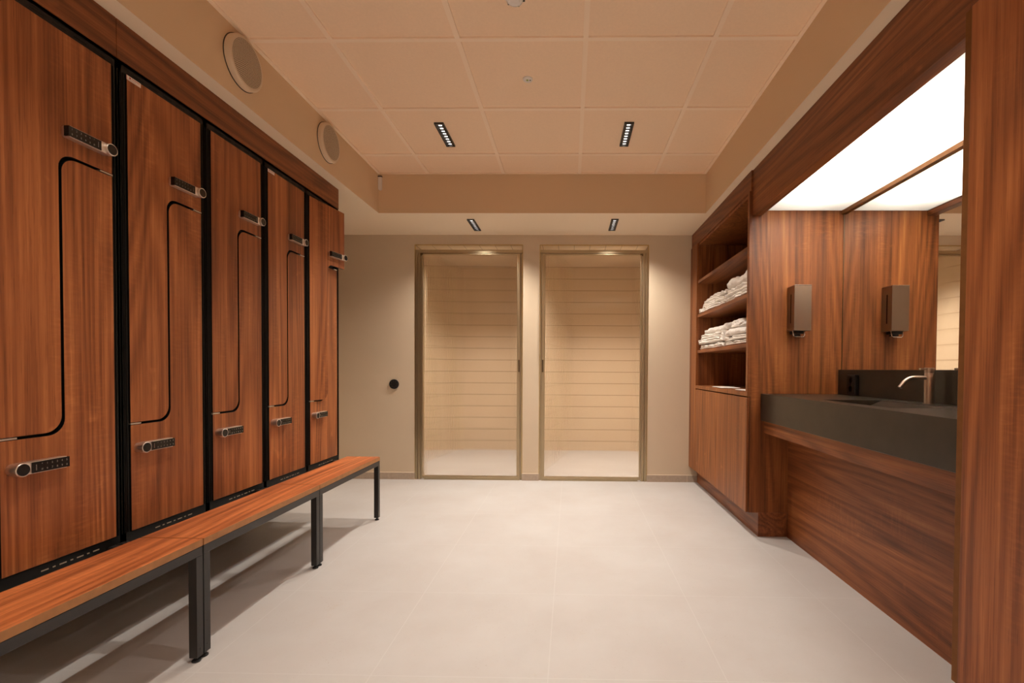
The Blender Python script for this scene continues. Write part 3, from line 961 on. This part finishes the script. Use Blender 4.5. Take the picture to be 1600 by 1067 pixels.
# socket on the backsplash
so = thing('power_socket', 'black double power socket on the dark stone backsplash', 'socket', (1.65, 2.805, 0.90))
MB().box(1.634, 1.657, 2.762, 2.848, 0.901, 1.016).build('housing', 'socket', so, 0.003)
for zz in (0.934, 0.984):
    MB().revolve([(0.0195, 0.0), (0.0195, 0.0012), (0.0165, 0.0012), (0.0160, -0.006)], (1.634, 2.805, zz), (-1, 0, 0), 24).build('outlet', 'socket', so, smooth=True)

# soap dispenser
sd = thing('soap_dispenser', 'bronze steel soap dispenser mounted on the walnut end panel beside the mirror', 'soap dispenser', (1.3885, 2.93, 1.24))
x0, x1, yf, yw = 1.338, 1.439, 2.881, Y_END
h = MB().box(x0, x1, yf, yw - 0.0005, 1.280, 1.548)
h.box(x0 - 0.0003, x0 + 0.0003, 2.922, 2.932, 1.325, 1.500, 1); h.box(x1 - 0.0003, x1 + 0.0003, 2.922, 2.932, 1.325, 1.500, 1)
h.build('housing', ['disp', 'dark_slot'], sd, 0.0)
MB().box(x0 - 0.0005, x1 + 0.0005, yf - 0.0008, yw - 0.001, 1.5485, 1.5525).build('lid', 'chrome', sd, 0.001)
MB().revolve([(0.006, 0), (0.006, 0.003), (0.003, 0.004)], (x0 + 0.022, 2.92, 1.5525), (0, 0, 1), 14).build('lock', 'chrome', sd, smooth=True)
MB().revolve([(0.005, 0), (0.005, 0.002), (0.003, 0.003)], (x0, 2.953, 1.292), (-1, 0, 0), 14).build('rivet', 'chrome', sd, smooth=True)
MB().box(1.352, 1.412, 2.915, 2.972, 1.262, 1.280).box(1.366, 1.398, 2.925, 2.965, 1.250, 1.262).build('pump', 'socket', sd, 0.002)
yl_ = 2.918
MB().tube([(1.347, yl_ + 0.03, 1.284), (1.347, yl_, 1.278), (1.350, yl_ - 0.004, 1.252), (1.358, yl_ - 0.005, 1.2435), (1.408, yl_ - 0.005, 1.2435), (1.416, yl_ - 0.004, 1.252), (1.419, yl_, 1.278), (1.419, yl_ + 0.03, 1.284)], 0.0028, 10).build('lever', 'chrome', sd, smooth=True)


# ------------------------------------------------------------------ ceiling and wall fittings
def speaker(y, z, label):
    x = X_SL
    r = thing('wall_speaker', label, 'speaker', (x, y, z - 0.118), 'round speakers on the soffit')
    MB().revolve([(0.119, 0.0), (0.119, 0.003)], (x, y, z), (1, 0, 0), 64).build('gasket', 'spk_rim', r)
    MB().revolve([(0.116, 0.003), (0.1165, 0.022), (0.113, 0.027), (0.105, 0.029), (0.102, 0.0285)], (x, y, z), (1, 0, 0), 64).build('housing', 'cream', r, smooth=True)
    g = MB()
    xf = x + 0.0286
    g.revolve([(0.1035, -0.002), (0.1035, 0.0005)], (xf, y, z), (1, 0, 0), 64, 0)
    for k in range(1, 19):          # perforation rings
        rr = 0.0054 * k
        n = max(6, int(2 * PI * rr / 0.0064))
        for i in range(n):
            a = 2 * PI * i / n
            cy, cz = y + rr * math.cos(a), z + rr * math.sin(a)
            g.add([(xf + 0.0008, cy + 0.0021 * math.cos(t * PI / 3), cz + 0.0021 * math.sin(t * PI / 3)) for t in range(6)], [tuple(range(6))], 1)
    g.build('grille', ['cream', 'hole'], r)
    return r


speaker(2.213, 2.447, 'larger-looking round cream speaker on the soffit nearer the viewer')
speaker(2.992, 2.447, 'round cream speaker on the soffit nearer the glass doors')


def downlight(x, y, z, label, power, size=102, name='recessed_downlight'):
    r = thing(name, label, 'ceiling light', (x, y, z), 'linear downlights')
    L, W_ = 0.155, 0.030
    f = MB()
    zt, zb = (z + 0.0069, z - 0.004) if z > 2.4 else (z - 0.0001, z - 0.0090)
    f.box(x - W_, x + W_, y - L, y - L + 0.012, zb, zt); f.box(x - W_, x + W_, y + L - 0.012, y + L, zb, zt)
    f.box(x - W_, x - 0.0155, y - L + 0.012, y + L - 0.012, zb, zt); f.box(x + 0.0155, x + W_, y - L + 0.012, y + L - 0.012, zb, zt)
    f.box(x - 0.0155, x + 0.0155, y - L + 0.012, y + L - 0.012, zt - 0.001, zt)
    P = (2 * L - 0.024) / 8
    for i in range(1, 8):
        yy = y - L + 0.012 + P * i
        f.box(x - 0.0155, x + 0.0155, yy - 0.004, yy + 0.004, zb + 0.0005, zt)
    f.build('baffle', 'steel_black', r)
    for i in range(8):
        yy = y - L + 0.012 + P * (i + 0.5)
        MB().box(x - 0.010, x + 0.010, yy - 0.0095, yy + 0.0095, zt - 0.0018, zt - 0.001).build('led_cell', 'led', r)
    l = bpy.data.lights.new('downlight_lamp', 'SPOT')
    l.energy = power; l.color = (1.0, 0.925, 0.825); l.spot_size = math.radians(size); l.spot_blend = 1.0; l.shadow_soft_size = 0.013
    o = bpy.data.objects.new('downlight_lamp', l); COL.objects.link(o); o.parent = r; o.location = (0, 0, -0.03)
    return r


PW = 76
downlight(-0.838, 3.168, Z_CEIL, 'black linear downlight in the tiled ceiling, left one of the bright pair', PW)
downlight(0.359, 3.168, Z_CEIL, 'black linear downlight in the tiled ceiling, right one of the bright pair', PW)
downlight(-0.832, 4.100, Z_SOF, 'small black linear downlight in the low soffit above the left glass door', 82, 140)
downlight(0.359, 4.092, Z_SOF, 'small black linear downlight in the low soffit above the right glass door', 82, 140)
for x, y in ((-0.838, 1.356), (0.362, 1.356)):
    downlight(x, y, Z_CEIL, 'black linear downlight in the tiled ceiling above the viewer', 62)
for x, y, p in ((-0.838, -0.444, 70), (0.362, -0.444, 70), (-0.838, -1.644, 170), (0.362, -1.644, 170)):  # rearmost pair added with extra power to bounce light onto the ceiling
    downlight(x, y, Z_CEIL, 'black linear downlight in the tiled ceiling behind the viewer, unseen, supplying bounce light', p)
downlight(-0.945, 4.80, 2.329, 'black linear downlight in the ceiling of the left shower stall', 160, 124)
downlight(0.44, 4.80, 2.329, 'black linear downlight in the ceiling of the right shower stall', 195, 124)

sm = thing('smoke_detector', 'round white smoke detector on the ceiling cut by the top edge of the photo', 'smoke detector', (-0.238, 1.975, Z_CEIL))
cz = Z_CEIL + 0.0068
MB().revolve([(0.054, 0), (0.054, 0.012), (0.050, 0.017), (0.040, 0.019)], (-0.238, 1.975, cz), (0, 0, -1), 40).build('base', 'white', sm, smooth=True)
k = MB().revolve([(0.036, 0.018), (0.036, 0.030), (0.033, 0.041), (0.026, 0.046), (0.0255, 0.0445), (0.022, 0.0445), (0.021, 0.047), (0.008, 0.0485)], (-0.238, 1.975, cz), (0, 0, -1), 40)
k.build('dome', 'white', sm, smooth=True)
k = MB()
for i in range(6):
    a = i * PI / 3 + 0.25
    k.box(-0.238 + 0.0365 * math.cos(a) - 0.006, -0.238 + 0.0365 * math.cos(a) + 0.006, 1.975 + 0.0365 * math.sin(a) - 0.006, 1.975 + 0.0365 * math.sin(a) + 0.006, cz - 0.034, cz - 0.022)
k.build('vents', 'spk_rim', sm)

ss = thing('ceiling_sensor', 'small round white presence sensor in the middle of the tiled ceiling', 'sensor', (-0.237, 2.569, Z_CEIL))
MB().revolve([(0.026, 0), (0.026, 0.004), (0.023, 0.007), (0.012, 0.008)], (-0.237, 2.569, cz), (0, 0, -1), 32).build('cover', 'white', ss, smooth=True)
MB().revolve([(0.006, 0.0), (0.006, 0.010), (0.003, 0.011)], (-0.239, 2.566, cz), (0, 0, -1), 12).build('lens', 'green', ss, smooth=True)
MB().revolve([(0.003, 0.0), (0.003, 0.010)], (-0.224, 2.566, cz), (0, 0, -1), 10).build('indicator', 'rubber', ss)

pl = thing('motion_sensor', 'slim white motion sensor in the far left corner of the soffits', 'sensor', (-1.518, 3.778, 2.447))
k = []
for t in range(0, 181, 15): k.append((-1.519 + 0.0145 * math.cos(math.radians(180 + t)), 2.4625 + 0.0145 * math.sin(math.radians(180 + t))))
k += [(-1.5045, 2.552), (-1.5335, 2.552)]
MB().prism(k, 1, 3.777, 3.7945).build('housing', 'white', pl, 0.003)
MB().box(-1.5345, -1.5035, 3.776, 3.7945, 2.553, 2.560).build('bracket', 'spk_rim', pl)

th = thing('wall_thermostat', 'round black thermostat on the beige wall left of the glass doors', 'thermostat', (-1.639, Y_BACK, 0.843))
MB().revolve([(0.045, 0), (0.045, 0.009), (0.042, 0.012), (0.036, 0.0125)], (-1.639, Y_BACK, 0.888), (0, -1, 0), 48).build('housing', 'socket', th, smooth=True)
k = MB()
for i in range(8):
    a = i * PI / 4 + 0.1
    k.revolve([(0.0022, 0.0), (0.0022, 0.0008)], (-1.639 + 0.028 * math.cos(a), Y_BACK - 0.0122, 0.888 + 0.028 * math.sin(a)), (0, -1, 0), 10)
k.build('dial_marks', 'digit', th)

# ------------------------------------------------------------------ world, camera, view
wd = bpy.data.worlds.new('World'); S.world = wd
wd.use_nodes = True
wd.node_tree.nodes['Background'].inputs[0].default_value = (0, 0, 0, 1)
wd.node_tree.nodes['Background'].inputs[1].default_value = 0

F, CX, CY = 744.53, 877.97, 590.64
ya_, pi_, ro_ = -0.01739, -0.0194, -0.00628
ca, sa = math.cos(ya_), math.sin(ya_); cp, sp = math.cos(pi_), math.sin(pi_); cr, sr = math.cos(ro_), math.sin(ro_)
Ry = Matrix(((ca, -sa, 0), (sa, ca, 0), (0, 0, 1)))
Rp = Matrix(((1, 0, 0), (0, cp, sp), (0, -sp, cp)))
Rr = Matrix(((cr, 0, -sr), (0, 1, 0), (sr, 0, cr)))
R = Rr @ Rp @ Ry
cam = bpy.data.cameras.new('Camera')
cam.sensor_width = 36; cam.sensor_fit = 'HORIZONTAL'
cam.lens = F / 1600 * 36
cam.shift_x = (800 - CX) / 1600
cam.shift_y = (CY - 533.5) / 1600
cam.clip_start = 0.05
co = bpy.data.objects.new('Camera', cam); COL.objects.link(co)
m3 = Matrix((R[0], R[2], -Vector(R[1]))).transposed()
co.matrix_world = Matrix.Translation((0, 0, CAM_H)) @ m3.to_4x4()
S.camera = co

S.view_settings.view_transform = 'Standard'
S.view_settings.look = 'None'
S.view_settings.exposure = 0.12
S.view_settings.gamma = 1.0
S.view_settings.use_curve_mapping = False
S.cycles.use_denoising = True
S.cycles.max_bounces = 14
S.cycles.diffuse_bounces = 6
S.cycles.glossy_bounces = 6
S.cycles.transparent_max_bounces = 16
S.cycles.sample_clamp_indirect = 8.0
